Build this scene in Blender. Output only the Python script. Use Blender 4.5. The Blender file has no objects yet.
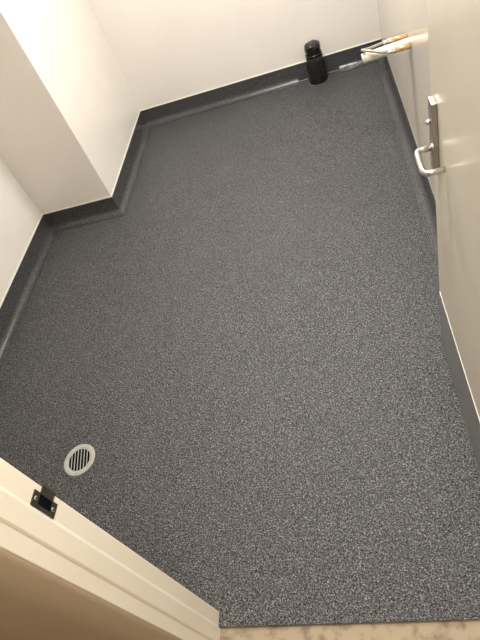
import bpy, bmesh, math, random
from mathutils import Vector, Matrix
random.seed(4)
S = bpy.context.scene
COL = S.collection
PI = math.pi

# ------------------------------------------------------------------ helpers
def link(name, bm, mat, parent=None, smooth=False):
    bmesh.ops.recalc_face_normals(bm, faces=bm.faces)
    me = bpy.data.meshes.new(name); bm.to_mesh(me); bm.free()
    if smooth:
        for p in me.polygons: p.use_smooth = True
    o = bpy.data.objects.new(name, me); COL.objects.link(o)
    if mat: me.materials.append(mat)
    if parent: o.parent = parent
    return o
def tag(o, label=None, cat=None, group=None, kind=None):
    if label: o['label'] = label
    if cat: o['category'] = cat
    if group: o['group'] = group
    if kind: o['kind'] = kind
    return o
def struct(name, bm, mat, label, cat, smooth=False):
    return tag(link(name, bm, mat, None, smooth), label, cat, None, 'structure')
def empty(name, loc, label, cat):
    o = bpy.data.objects.new(name, None); COL.objects.link(o); o.location = loc
    o.empty_display_size = .05
    return tag(o, label, cat)
def box(bm, a, b):
    x0, y0, z0 = a; x1, y1, z1 = b
    v = [bm.verts.new(p) for p in [(x0,y0,z0),(x1,y0,z0),(x1,y1,z0),(x0,y1,z0),(x0,y0,z1),(x1,y0,z1),(x1,y1,z1),(x0,y1,z1)]]
    for f in [(0,3,2,1),(4,5,6,7),(0,1,5,4),(1,2,6,5),(2,3,7,6),(3,0,4,7)]:
        bm.faces.new([v[i] for i in f])
    return bm
def prism(bm, pts, z0, z1):
    a = [bm.verts.new((x, y, z0)) for x, y in pts]; b = [bm.verts.new((x, y, z1)) for x, y in pts]
    n = len(pts)
    bm.faces.new(a[::-1]); bm.faces.new(b)
    for i in range(n): bm.faces.new((a[i], a[(i+1) % n], b[(i+1) % n], b[i]))
    return bm
def tube(bm, path, r, n=16, caps=True):
    """swept round section; r a number or a list"""
    P = [Vector(p) for p in path]; rr = r if isinstance(r, (list, tuple)) else [r]*len(P)
    rings = []; up = None
    for i, p in enumerate(P):
        t = (P[min(i+1, len(P)-1)] - P[max(i-1, 0)]).normalized()
        if up is None:
            up = Vector((0,0,1)) if abs(t.z) < .9 else Vector((0,1,0))
        s = t.cross(up).normalized(); up = s.cross(t).normalized()
        rings.append([bm.verts.new(p + (s*math.cos(2*PI*k/n) + up*math.sin(2*PI*k/n))*rr[i]) for k in range(n)])
    for a, b in zip(rings, rings[1:]):
        for k in range(n): bm.faces.new((a[k], a[(k+1) % n], b[(k+1) % n], b[k]))
    if caps: bm.faces.new(rings[0][::-1]); bm.faces.new(rings[-1])
    return bm
def spline(pts, n=10):
    P = [Vector(p) for p in pts]; out = []
    Q = [P[0]*2-P[1]] + P + [P[-1]*2-P[-2]]
    for i in range(1, len(Q)-2):
        for k in range(n):
            t = k/n; a, b, c, d = Q[i-1], Q[i], Q[i+1], Q[i+2]
            out.append(.5*((2*b) + (c-a)*t + (2*a-5*b+4*c-d)*t*t + (3*b-a-3*c+d)*t**3))
    out.append(P[-1]); return out
def bevel(o, w, seg=2, ang=.6):
    m = o.modifiers.new('bevel', 'BEVEL'); m.width = w; m.segments = seg; m.limit_method = 'ANGLE'; m.angle_limit = ang
    return o
def wrinkle(bm, amp, freq, seed=0):
    from mathutils import noise
    for v in bm.verts:
        q = v.co*freq + Vector((seed, seed*.7, 0))
        v.co += Vector((noise.noise(q), noise.noise(q+Vector((9,0,0))), noise.noise(q+Vector((0,9,0)))))*amp

# ------------------------------------------------------------------ materials
def mat(name, col, rough=.5, metal=0, coat=0, spec=.5):
    m = bpy.data.materials.new(name); m.use_nodes = True
    b = m.node_tree.nodes['Principled BSDF']
    b.inputs['Base Color'].default_value = (*col, 1); b.inputs['Roughness'].default_value = rough
    b.inputs['Metallic'].default_value = metal; b.inputs['Coat Weight'].default_value = coat
    b.inputs['Coat Roughness'].default_value = .12; b.inputs['Specular IOR Level'].default_value = spec
    return m
def noisy(m, col2, scale, detail=4, lo=.4, hi=.6, bump=0, bscale=None, dist=.002):
    nt = m.node_tree; N = nt.nodes; b = N['Principled BSDF']
    tc = N.new('ShaderNodeTexCoord'); no = N.new('ShaderNodeTexNoise')
    no.inputs['Scale'].default_value = scale; no.inputs['Detail'].default_value = detail
    nt.links.new(tc.outputs['Object'], no.inputs['Vector'])
    r = N.new('ShaderNodeValToRGB'); r.color_ramp.elements[0].position = lo; r.color_ramp.elements[1].position = hi
    r.color_ramp.elements[0].color = b.inputs['Base Color'].default_value[:]; r.color_ramp.elements[1].color = (*col2, 1)
    nt.links.new(no.outputs['Fac'], r.inputs['Fac']); nt.links.new(r.outputs['Color'], b.inputs['Base Color'])
    if bump:
        n2 = N.new('ShaderNodeTexNoise'); n2.inputs['Scale'].default_value = bscale or scale; n2.inputs['Detail'].default_value = 3
        nt.links.new(tc.outputs['Object'], n2.inputs['Vector'])
        bp = N.new('ShaderNodeBump'); bp.inputs['Strength'].default_value = bump; bp.inputs['Distance'].default_value = dist
        nt.links.new(n2.outputs['Fac'], bp.inputs['Height']); nt.links.new(bp.outputs['Normal'], b.inputs['Normal'])
    return m

def vinyl(name, dark, mid, light, rough, bump, k=1.0, coat=0.0):
    m = mat(name, mid, rough); nt = m.node_tree; N = nt.nodes; L = nt.links; b = N['Principled BSDF']
    b.inputs['Coat Weight'].default_value = coat; b.inputs['Coat Roughness'].default_value = .22
    tc = N.new('ShaderNodeTexCoord')
    vo = N.new('ShaderNodeTexVoronoi'); vo.inputs['Scale'].default_value = 350*k
    L.new(tc.outputs['Object'], vo.inputs['Vector'])
    sp = N.new('ShaderNodeSeparateColor'); L.new(vo.outputs['Color'], sp.inputs['Color'])
    r = N.new('ShaderNodeValToRGB'); cr = r.color_ramp
    cr.elements[0].position = 0; cr.elements[0].color = (*dark, 1)
    cr.elements[1].position = 1; cr.elements[1].color = (*light, 1)
    e = cr.elements.new(.45); e.color = (*mid, 1)
    e = cr.elements.new(.75); e.color = (*[c*1.5 for c in mid], 1)
    L.new(sp.outputs['Red'], r.inputs['Fac'])
    no = N.new('ShaderNodeTexNoise'); no.inputs['Scale'].default_value = 2.2; no.inputs['Detail'].default_value = 3
    L.new(tc.outputs['Object'], no.inputs['Vector'])
    mr = N.new('ShaderNodeMapRange'); mr.inputs['To Min'].default_value = .88; mr.inputs['To Max'].default_value = 1.12
    L.new(no.outputs['Fac'], mr.inputs['Value'])
    n3 = N.new('ShaderNodeTexNoise'); n3.inputs['Scale'].default_value = 160; n3.inputs['Detail'].default_value = 2.5
    L.new(tc.outputs['Object'], n3.inputs['Vector'])
    m3 = N.new('ShaderNodeMapRange'); m3.inputs['From Min'].default_value = .36; m3.inputs['From Max'].default_value = .64
    k3 = .62 if bump > .5 else .3
    m3.inputs['To Min'].default_value = 1-k3; m3.inputs['To Max'].default_value = 1+k3
    L.new(n3.outputs['Fac'], m3.inputs['Value'])
    mm = N.new('ShaderNodeMath'); mm.operation = 'MULTIPLY'
    L.new(mr.outputs['Result'], mm.inputs[0]); L.new(m3.outputs['Result'], mm.inputs[1])
    sm = N.new('ShaderNodeMapRange'); sm.inputs['From Min'].default_value = .47; sm.inputs['From Max'].default_value = .62
    sm.inputs['To Min'].default_value = .06; sm.inputs['To Max'].default_value = 1.0
    mx = N.new('ShaderNodeVectorMath'); mx.operation = 'SCALE'
    L.new(r.outputs['Color'], mx.inputs[0]); L.new(mm.outputs[0], mx.inputs['Scale'])
    L.new(mx.outputs['Vector'], b.inputs['Base Color'])
    n2 = N.new('ShaderNodeTexNoise'); n2.inputs['Scale'].default_value = 215; n2.inputs['Detail'].default_value = 2
    L.new(tc.outputs['Object'], n2.inputs['Vector'])
    L.new(n2.outputs['Fac'], sm.inputs['Value'])
    if bump > .5: L.new(sm.outputs['Result'], b.inputs['Specular IOR Level'])
    bp = N.new('ShaderNodeBump'); bp.inputs['Strength'].default_value = bump; bp.inputs['Distance'].default_value = .0035
    L.new(n2.outputs['Fac'], bp.inputs['Height']); L.new(bp.outputs['Normal'], b.inputs['Normal'])
    return m

M = {}
M['vinyl'] = vinyl('speckled_vinyl', (.007,.007,.008), (.049,.050,.053), (.20,.198,.192), .30, 1.0)
M['cove']  = vinyl('coving_vinyl', (.024,.025,.027), (.043,.044,.047), (.09,.09,.09), .27, .25)
M['wall'] = noisy(mat('wall_cladding', (.735,.70,.65), .22, spec=.45), (.755,.72,.67), 3)
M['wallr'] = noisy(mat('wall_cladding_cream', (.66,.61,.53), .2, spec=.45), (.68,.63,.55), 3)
M['door'] = noisy(mat('door_laminate', (.70,.65,.54), .26, spec=.4), (.72,.67,.56), 4)
M['frame'] = noisy(mat('frame_gloss_paint', (.86,.81,.69), .3), (.88,.83,.72), 6)
M['bead'] = mat('cap_bead', (.60,.61,.53), .4)
M['kick'] = noisy(mat('kick_plate_grey', (.22,.222,.225), .38), (.25,.25,.255), 60)
M['chrome'] = mat('satin_steel', (.60,.585,.55), .3, 1)
M['steel'] = noisy(mat('lock_case_steel', (.36,.35,.33), .42, .85), (.42,.40,.37), 40)
M['strike'] = noisy(mat('strike_steel', (.075,.07,.055), .38, .6), (.10,.09,.07), 60)
M['screw'] = mat('screw_steel', (.6,.58,.54), .3, .9)
M['hole'] = mat('dark_recess', (.004,.005,.009), .8, spec=.05)
M['grate'] = noisy(mat('drain_plastic', (.40,.40,.36), .4), (.35,.35,.31), 30)
M['tape'] = noisy(mat('black_tape', (.006,.006,.007), .24), (.016,.016,.017), 50, bump=.5, bscale=70, dist=.003)
M['bag'] = noisy(mat('black_plastic_wrap', (.004,.004,.004), .16), (.012,.011,.010), 40, bump=.5, bscale=34, dist=.005)
M['pvc'] = noisy(mat('white_plastic_pipe', (.66,.63,.56), .35), (.58,.55,.47), 20)
M['brass'] = noisy(mat('tan_pipe', (.50,.34,.17), .32, .35), (.62,.46,.27), 40)
M['hose'] = noisy(mat('grey_hose', (.26,.24,.21), .35, .3), (.36,.34,.31), 200)
M['fit'] = mat('fitting_chrome', (.75,.72,.66), .2, .8)
M['glint'] = noisy(mat('coving_highlight', (.06,.06,.062), .2), (.16,.16,.16), 22, bump=.35, bscale=35)  # paler than the coving, in place of a ceiling light highlight
M['dirt'] = noisy(mat('white_sealant_dust', (.30,.29,.27), .7), (.05,.05,.05), 90)
M['conc'] = noisy(mat('bare_screed', (.36,.29,.20), .75), (.20,.155,.10), 30, 10, .48, .68, .3, 60)
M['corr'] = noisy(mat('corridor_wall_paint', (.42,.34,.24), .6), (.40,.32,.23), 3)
M['ceil'] = mat('ceiling_paint', (.80,.78,.74), .8)
M['white'] = mat('fitting_white', (.8,.8,.78), .5)
lm = mat('lit_diffuser', (1,.95,.86), .5)
lm.node_tree.nodes['Principled BSDF'].inputs['Emission Color'].default_value = (1,.93,.82,1)
lm.node_tree.nodes['Principled BSDF'].inputs['Emission Strength'].default_value = 3
M['lit'] = lm

# ------------------------------------------------------------------ room dimensions (metres)
XL, XP, XR = -2.055, -1.530, .344
YF, YP, YB = .391, 2.798, 3.923
ZC = 2.5; HC = .13
F0 = .346          # edge of the vinyl in the doorway
JX, JR = -.66, .280
# floor: one slab in the shape of the room and the doorway tongue
bm = bmesh.new()
prism(bm, [(XL,YF),(JX-.01,YF),(JX-.01,F0),(JR+.01,F0+.008),(JR+.01,YF),(XR,YF),(XR,YB),(XP,YB),(XP,YP),(XL,YP)], -.01, 0)
struct('floor', bm, M['vinyl'], 'dark grey speckled safety vinyl floor of the wet room', 'floor')
bm = bmesh.new(); box(bm, (-1.75,-1.6,-.06), (1.2,F0+.06,-.0105))
struct('floor', bm, M['conc'], 'bare tan screed floor outside the doorway', 'floor')
# walls
T = .1
def wall(name, a, b, label, m=None):
    bm = bmesh.new(); box(bm, a, b); return struct(name, bm, m or M['wall'], label, 'wall')
wall('wall_left', (XL-T,YF,-.01), (XL,YP,ZC), 'warm white clad wall on the left')
wall('wall_pillar', (XL-T,YP,-.01), (XP,YB+T,ZC), 'warm white boxed out pillar in the far left corner')
wall('wall_back', (XP,YB,-.01), (XR+T,YB+T,ZC), 'warm white clad wall at the back behind the black pipe')
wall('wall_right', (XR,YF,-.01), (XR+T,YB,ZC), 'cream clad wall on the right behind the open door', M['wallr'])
bm = bmesh.new(); Y0 = .226
arc = [(-.001-.075*(1-math.cos(t)), .262-.036*math.sin(t)) for t in [PI/2*k/16 for k in range(17)]]
prism(bm, [(JX-.034,YF),(JX-.034,.2635),(JX-.001,.2635)]+[(JX+x,y) for x,y in arc]+[(XL-T,Y0),(XL-T,YF)], -.01, ZC)
prism(bm, [(JR+.034,YF),(JR+.034,.2635),(JR+.001,.2635)]+[(JR-x,y) for x,y in arc]+[(1.2,Y0),(1.2,YF)], -.01, ZC)
box(bm, (JX-.034,Y0,2.134), (JR+.034,YF,ZC))
struct('wall_front', bm, M['corr'], 'shaded wall around the doorway', 'wall')
wall('wall_corridor_left', (-1.85,-1.6,-.01), (-1.75,Y0,ZC), 'corridor wall to the left outside the doorway', M['corr'])
wall('wall_corridor_right', (1.2,-1.6,-.01), (1.3,YF,ZC), 'corridor wall to the right outside the doorway', M['corr'])
wall('wall_corridor_back', (-1.85,-1.7,-.01), (1.3,-1.6,ZC), 'corridor wall opposite the doorway', M['corr'])
bm = bmesh.new(); box(bm, (XL-T,-1.7,ZC), (1.3,YB+T,ZC+.1))
struct('ceiling', bm, M['ceil'], 'plain white ceiling', 'ceiling')

# coved skirting: each run a mitred sweep of the same profile
def profile(r, hc=HC, t=.003):
    p = [(r+.012, .0006), (r+.004, .002)]
    for k in range(0, 9):
        a = PI/2*k/8
        p.append((t + r - r*math.sin(a)*1.0 if False else t + r*(1-math.sin(a)), .002 + r*(1-math.cos(a))))
    p += [(t, hc-.002), (0.0, hc)]
    return p
def cove(bm, a, b, inward, ma, mb, r=.042):
    """a,b: wall-line ends; inward: unit vector into room; ma/mb: +1 shrinks (inner corner), -1 extends (outer)"""
    a, b, n = Vector(a), Vector(b), Vector(inward); t = (b-a).normalized()
    A, B = [], []
    for d, z in profile(r):
        p = a + n*d + t*d*ma; q = b + n*d - t*d*mb
        A.append(bm.verts.new((p.x, p.y, z))); B.append(bm.verts.new((q.x, q.y, z)))
    for i in range(len(A)-1): bm.faces.new((A[i], A[i+1], B[i+1], B[i]))
def bead(bm, a, b, inward, ma, mb, w=.007, z0=HC-.004, z1=HC+.008):
    a, b, n = Vector(a), Vector(b), Vector(inward); t = (b-a).normalized()
    A, B = [], []
    for d, z in [(0,z0), (w,z0), (w,z1-.004), (w*.4,z1), (0,z1)]:
        p = a + n*d + t*d*ma; q = b + n*d - t*d*mb
        A.append(bm.verts.new((p.x,p.y,z))); B.append(bm.verts.new((q.x,q.y,z)))
    for i in range(len(A)-1): bm.faces.new((A[i], A[i+1], B[i+1], B[i]))
PG0, PG1 = -.275, .030     # length of square upstand behind the black pipe
runs = {
 'left':   [((XL,YF),(XL,YP),(1,0),0,1,.042)],
 'pillar': [((XL,YP),(XP,YP),(0,-1),1,-1,.042), ((XP,YP),(XP,YB),(1,0),-1,1,.042)],
 'back':   [((XP,YB),(PG0,YB),(0,-1),1,0,.042), ((PG0,YB),(PG1,YB),(0,-1),0,0,.006), ((PG1,YB),(XR,YB),(0,-1),0,1,.042)],
 'right':  [((XR,YB),(XR,YF),(-1,0),1,0,.042)],
}
names = {'left':'left wall','pillar':'boxed out pillar','back':'back wall','right':'right wall'}
n = 0
for s, rs in runs.items():
    bm = bmesh.new()
    for a, b, i, ma, mb, r in rs: cove(bm, a, b, i, ma, mb, r)
    if s == 'back':      # cut ends of the coved lengths either side of the black pipe
        for x in (PG0, PG1):
            pr = [(YB-d, z) for d, z in profile(.042)]
            vs = [bm.verts.new((x, y, z)) for y, z in pr] + [bm.verts.new((x, YB, 0))]
            bm.faces.new(vs)
    struct('baseboard_'+s, bm, M['cove'], 'dark grey coved vinyl skirting turned up the '+names[s], 'skirting', True)
    o = COL.objects['baseboard_'+s]
    e = o.modifiers.new('split', 'EDGE_SPLIT'); e.split_angle = .7
    n += 1; bm = bmesh.new()
    for a, b, i, ma, mb, r in rs: bead(bm, a, b, i, ma, mb, *((.0008,HC-.001,HC+.001) if s == 'right' else (.005,HC-.002,HC+.006)))
    struct('trim_%d' % n, bm, M['bead'] if s != 'right' else M['wallr'], 'thin white capping strip above the skirting of the '+names[s], 'trim')

# ------------------------------------------------------------------ door frame, all round the opening
prof = [(0,YF),(.0,.350),(.004,.342),(.004,.304),(.0,.301),(.0,.264),(-.034,.264),(-.034,YF)]
bm = bmesh.new()
prism(bm, [(JX+x, y) for x, y in prof], -.010, 2.10)
prism(bm, [(JR-x, y) for x, y in prof][::-1], -.010, 2.10)
# head of the same section
a = [bm.verts.new((JX-.034, y, 2.10-x)) for x, y in prof]; b = [bm.verts.new((JR+.034, y, 2.10-x)) for x, y in prof]
bm.faces.new(a); bm.faces.new(b[::-1])
for i in range(len(a)): bm.faces.new((a[i], b[i], b[(i+1) % len(a)], a[(i+1) % len(a)]))
frame = bevel(struct('trim_5', bm, M['frame'], 'glossy cream door frame with a dark strike plate', 'door frame'), .0022, 2, 1.3)
# strike plate: T shaped, its lip folded over the edge of the frame
def yz(bm, pts, x0, x1):
    a = [bm.verts.new((x0,y,z)) for y,z in pts]; b = [bm.verts.new((x1,y,z)) for y,z in pts]
    bm.faces.new(a); bm.faces.new(b[::-1])
    for i in range(len(a)): bm.faces.new((a[i], b[i], b[(i+1)%len(a)], a[(i+1)%len(a)]))
sx = JX
bm = bmesh.new()
# plate with a square opening, as four rails
zt, zb, ya, yb_ = 1.029, .954, .350, .378
ho = (.3570, .3765, 1.011, .970)     # hole
box(bm, (sx,ya,zb),(sx+.0022,yb_,ho[3])); box(bm, (sx,ya,ho[2]),(sx+.0022,yb_,zt))
box(bm, (sx,ya,ho[3]),(sx+.0022,ho[0],ho[2])); box(bm, (sx,ho[1],ho[3]),(sx+.0022,yb_+.014,ho[2]))
# folded lip curling past the frame edge
lip = [(sx+.0022,.391),(sx+.0015,.394),(sx-.001,.397),(sx-.005,.3995),(sx-.012,.400),
       (sx-.012,.398),(sx-.006,.3975),(sx-.003,.395),(sx,.3925),(sx,.391)]
prism(bm, lip, ho[3]-.001, ho[2]+.001)
sp = link('strike_plate', bm, M['strike'], frame); sp['label'] = 'dark steel strike plate'
bm = bmesh.new(); box(bm, (sx+.0002,ho[0],ho[3]),(sx+.0008,ho[1],ho[2])); link('latch_hole', bm, M['hole'], sp)
for z in (1.0205, .9635):
    bm = bmesh.new(); c = (sx+.002, .364, z)
    tube(bm, [(sx+.001,.3645,z),(sx+.0032,.3645,z),(sx+.0036,.3645,z)], [.0042,.0042,.003], 16)
    s = link('screw', bm, M['screw'], sp, True)
    bm = bmesh.new(); box(bm, (sx+.0035,.3645-.0006,z-.003),(sx+.0038,.3645+.0006,z+.003)); box(bm, (sx+.0035,.3645-.003,z-.0006),(sx+.0038,.3645+.003,z+.0006))
    # cross recess shares the screw's object
    me = s.data; b2 = bmesh.new(); b2.from_mesh(me)
    k = len(b2.faces)
    t = bpy.data.meshes.new('t2'); bm.to_mesh(t); bm.free(); b2.from_mesh(t)
    b2.faces.ensure_lookup_table(); me.materials.append(M['hole'])
    for f in b2.faces[k:]: f.material_index = 1; f.smooth = False
    b2.to_mesh(me); b2.free()

# ------------------------------------------------------------------ door, swung open against the right wall
DH = Vector((.236, .396, 0))                 # hinge corner, face towards the room
dv = Vector((.2235-.236, 1.338-.396, 0)); DW = dv.length; rz = math.atan2(dv.y, dv.x)
bm = bmesh.new(); box(bm, (0,-.040,.008), (DW,0,2.08))       # local: x along the door, -y behind the face
door = bevel(struct('door_1', bm, M['door'], 'cream laminate door swung open against the right wall', 'door'), .0015, 2)
door.location = DH; door.rotation_euler = (0,0,rz)
KH = .300
bm = bmesh.new(); box(bm, (.004,.0,.010), (DW-.002,.0015,KH))
kp = link('kick_plate', bm, M['kick'], door); kp['label'] = 'smooth grey kick plate'
bm = bmesh.new(); box(bm, (.004,.0,KH), (DW-.002,.0018,KH+.004))
link('kick_plate_edging', bm, M['bead'], door)
# local frame check: +y local must point to the room (-x world): local y = rz+90deg
LX = DW - (1.338-1.282)                       # lock case centre along the door
LV = LX-.012
bm = bmesh.new(); box(bm, (LX-.024,0,.872), (LX+.020,.0145,1.074))
lc = bevel(link('lock_case', bm, M['steel'], door), .002, 2); lc['label'] = 'long steel lock case'
bm = bmesh.new(); tube(bm, [(LX,.013,1.016),(LX,.016,1.016),(LX,.017,1.016),(LX,.022,1.016),(LX,.023,1.020)], [.004,.004,.0075,.0075,.005], 16)
link('thumb_turn', bm, M['chrome'], lc, True)
bm = bmesh.new(); tube(bm, [(LV,.013,.946),(LV,.016,.946),(LV,.017,.946)], [.012,.012,.010], 20)
link('rose', bm, M['chrome'], lc, True)
hp = [(LV,.014,.946),(LV,.042,.946),(LV-.001,.048,.946),(LV-.005,.053,.946),(LV-.014,.056,.946),(LV-.050,.057,.946),
      (LV-.090,.057,.946),(LV-.101,.054,.946),(LV-.106,.048,.946),(LV-.107,.040,.946),(LV-.107,.006,.946)]
bm = bmesh.new(); tube(bm, hp, .0082, 16); link('lever_handle', bm, M['chrome'], lc, True)
for z in (.25, 1.05, 1.85):
    bm = bmesh.new(); tube(bm, [(-.008,-.004,z-.05),(-.008,-.004,z+.05)], .006, 12)
    link('hinge', bm, M['chrome'], door, True)

# ------------------------------------------------------------------ floor drain
dr = empty('floor_drain', (-1.349,.997,0), 'round pale plastic floor drain with dark parallel slots', 'drain')
ang = math.radians(11)
bm = bmesh.new(); N_ = 64
prof_ = [(.0565,.0012),(.0565,.0028),(.060,.0038),(.0715,.0035),(.0742,.0025),(.0750,.0003)]
rings = [[bm.verts.new((r*math.cos(2*PI*k/N_), r*math.sin(2*PI*k/N_), z)) for k in range(N_)] for r, z in prof_]
for A, B in zip(rings, rings[1:]):
    for k in range(N_): bm.faces.new((A[k], A[(k+1)%N_], B[(k+1)%N_], B[k]))
link('rim', bm, M['grate'], dr, True)
# grating disc: ring plus bars between seven slots
bm = bmesh.new(); RI, RO, zt_ = .0520, .0570, .0026
def ring(bm, r0, r1, z0, z1):
    q = [[bm.verts.new((r*math.cos(2*PI*k/N_), r*math.sin(2*PI*k/N_), z)) for k in range(N_)] for r, z in ((r0,z0),(r0,z1),(r1,z1),(r1,z0))]
    for A, B in zip(q, q[1:]):
        for k in range(N_): bm.faces.new((A[k], A[(k+1)%N_], B[(k+1)%N_], B[k]))
ring(bm, RI, RO, .001, zt_)
pitch = .0147; sw = .0106
for k in range(-4, 4):
    xc = (k+.5)*pitch; h = (pitch-sw)/2
    x0, x1 = xc-h, xc+h
    if abs(xc) > RI: continue
    if abs(x0) >= RI: x0 = math.copysign(RI*.999, x0)
    if abs(x1) >= RI: x1 = math.copysign(RI*.999, x1)
    y0, y1 = math.sqrt(RI**2-x0**2), math.sqrt(RI**2-x1**2)
    prism(bm, [(x0,-y0-.001),(x1,-y1-.001),(x1,y1+.001),(x0,y0+.001)], .0020, zt_)
g = link('grate', bm, M['grate'], dr); g.rotation_euler = (0,0,ang)
bm = bmesh.new(); bmesh.ops.create_circle(bm, cap_ends=True, segments=48, radius=.0568)
o = link('drain_recess', bm, M['hole'], dr); o.location = (0,0,.0008)

# ------------------------------------------------------------------ black wrapped soil pipe
bp_ = empty('soil_pipe', (-.127,3.851,0), 'stubby soil pipe wrapped in black tape standing by the back wall', 'pipe')
bm = bmesh.new()
pts = [(0,.002),(.0,.06),(.0,.12),(-.001,.16),(-.001,.185)]
zs = [.002,.02,.05,.08,.11,.14,.155,.165,.175,.187]
rs_ = [.067,.068,.068,.068,.067,.065,.063,.061,.058,.057]
tube(bm, [(0,0,z) for z in zs], rs_, 40); wrinkle(bm, .0025, 28, 3)
link('taped_body', bm, M['tape'], bp_, True)
bm = bmesh.new()
zs = [.183,.188,.194,.199,.204]; tube(bm, [(0,0,z) for z in zs], [.0580,.0590,.0575,.0590,.057], 40); wrinkle(bm, .0016, 30, 7)
link('tape_band', bm, M['bag'], bp_, True)
bm = bmesh.new()
zs = [.20,.215,.235,.255,.266,.272,.275,.277]; tube(bm, [(0,0,z) for z in zs], [.056,.0555,.056,.0550,.052,.040,.024,.004], 40); wrinkle(bm, .008, 40, 11)
link('plastic_cap', bm, M['bag'], bp_, True)
bm = bmesh.new()
for k in range(26):
    a = -PI*.05 - PI*.9*k/25 + random.uniform(-.04,.04); r = .071+random.uniform(-.002,.004); q = random.uniform(.0025,.005)
    c = Vector((r*math.cos(a), r*math.sin(a), .001))
    vs = [bm.verts.new(c+Vector((q*math.cos(t)*random.uniform(.6,1.4), q*math.sin(t)*random.uniform(.5,1), 0))) for t in [i*PI/3 for i in range(6)]]
    top = bm.verts.new(c+Vector((0,0,.0035)))
    for i in range(6): bm.faces.new((vs[i], vs[(i+1)%6], top))
link('sealant', bm, M['dirt'], bp_)

# ------------------------------------------------------------------ pipes out of the right wall
wp = empty('waste_pipe', (XR,2.549,.662), 'fat white plastic waste pipe sticking out of the right wall', 'pipe')
def loc(p, o): return tuple(Vector(p)-Vector(o.location))
W0 = (XR+.0, 2.549, .662); W1 = (.128, 2.549, .650)
bm = bmesh.new(); A = Vector(W0)-wp.location; B = Vector(W1)-wp.location
path = [A.lerp(B, t) for t in (0,.3,.6,.9,1,1,.97,.8)]
tube(bm, path, [.0215,.0215,.022,.0225,.0225,.019,.019,.019], 32, caps=False)
link('pipe_wall', bm, M['pvc'], wp, True)
bm = bmesh.new(); c = A.lerp(B,.82); tube(bm, [c, c+(B-A)*.02], .019, 24); link('pipe_plug', bm, M['pvc'], wp, True)

su = empty('supply_pipes', (XR,2.55,.66), 'pair of tan supply pipes joined by a looped grey hose', 'pipe')
P1 = Vector((XR,2.597,.674)); P2 = Vector((XR,2.494,.672)); o_ = su.location
def lerpx(P, x, dy=0, dz=0): return Vector((x, P.y+dy, P.z+dz)) - o_
bm = bmesh.new(); tube(bm, [lerpx(P1,XR), lerpx(P1,.270)], .0115, 20); link('supply_pipe', bm, M['brass'], su, True)
bm = bmesh.new(); tube(bm, [lerpx(P2,XR), lerpx(P2,.272)], .0135, 20); link('supply_pipe', bm, M['brass'], su, True)
bm = bmesh.new(); tube(bm, [lerpx(P1,.279), lerpx(P1,.276), lerpx(P1,.256), lerpx(P1,.250), lerpx(P1,.236)], [.010,.0125,.0125,.009,.0085], 6); link('compression_nut', bm, M['fit'], su)
bm = bmesh.new(); tube(bm, [lerpx(P2,.280), lerpx(P2,.277), lerpx(P2,.262), lerpx(P2,.257), lerpx(P2,.240)], [.010,.0135,.0135,.009,.0085], 6); link('compression_nut', bm, M['fit'], su)
bm = bmesh.new()
hp = [lerpx(P1,.240), lerpx(P1,.21,-.006,.0), lerpx(P1,.17,-.022,.003), (Vector((.143,2.560,.684))-o_), (Vector((.134,2.550,.689))-o_), (Vector((.140,2.534,.692))-o_), lerpx(P2,.175,.014,.018), lerpx(P2,.215,.003,.006), lerpx(P2,.250)]
tube(bm, spline(hp, 8), .0065, 12); link('hose', bm, M['hose'], su, True)

# pale strip painting the ceiling light's reflection on the coving beside the black pipe
def patch(x0, x1, name, label):
    bm = bmesh.new(); nx = 14; pr = profile(.042)[1:9]; rows = []
    for i in range(nx+1):
        x = x0+(x1-x0)*i/nx
        rows.append([bm.verts.new((x, YB-d-.0012, z+.0012)) for d, z in pr])
    for A, B in zip(rows, rows[1:]):
        for j in range(len(pr)-1): bm.faces.new((A[j],A[j+1],B[j+1],B[j]))
    return tag(link(name, bm, M['glint'], None, True), label, 'sealant')
patch(PG1+.004, .165, 'highlight_patch', 'pale glossy patch painted as a light reflection on coving under the wall pipes')

# ------------------------------------------------------------------ ceiling lights (real fittings with lamps under them)
def fitting(x, y, power, size, label, col=(1,.965,.92), sy=None):
    e = empty('ceiling_light', (x,y,ZC), label, 'light')
    w, h = size/2, (sy or size)/2
    bm = bmesh.new(); box(bm, (-w-.02,-h-.02,-.03), (w+.02,h+.02,0)); link('housing', bm, M['white'], e)
    bm = bmesh.new(); box(bm, (-w,-h,-.034), (w,h,-.030)); link('diffuser', bm, M['lit'], e)
    l = bpy.data.lights.new('lamp', 'AREA'); l.shape = 'RECTANGLE'; l.size = size; l.size_y = sy or size; l.energy = power; l.color = col
    o = bpy.data.objects.new('lamp', l); COL.objects.link(o); o.location = (0,0,-.04); o.parent = e
    return e
fitting(-.40, 2.95, 52, .32, 'square ceiling light above the far end of the wet room')
fitting(.02, 1.35, 46, .32, 'square ceiling light above the open door')
fitting(.25, -.8, 31, .3, 'dim corridor ceiling light outside the doorway', (1,.89,.74))

w = bpy.data.worlds.new('world'); S.world = w; w.use_nodes = True
w.node_tree.nodes['Background'].inputs['Color'].default_value = (.9,.85,.8,1); w.node_tree.nodes['Background'].inputs['Strength'].default_value = .05

# ------------------------------------------------------------------ camera
R = Matrix(((0.9521990614566433, 0.1689682019319879, 0.2544930138470577),
            (0.04008547753209463, 0.7567803497138993, -0.6524390061744717),
            (-0.3028367577625142, 0.6314532833256783, 0.713832367664222)))
cd = bpy.data.cameras.new('camera'); cam = bpy.data.objects.new('camera', cd); COL.objects.link(cam)
cam.matrix_world = Matrix.Translation((0,0,1.8)) @ R.to_4x4()
cd.sensor_fit = 'VERTICAL'; cd.sensor_height = 24; cd.lens = 522.6135/640*24; cd.clip_start = .02
S.camera = cam
S.view_settings.view_transform = 'Standard'; S.view_settings.look = 'None'; S.view_settings.exposure = 0
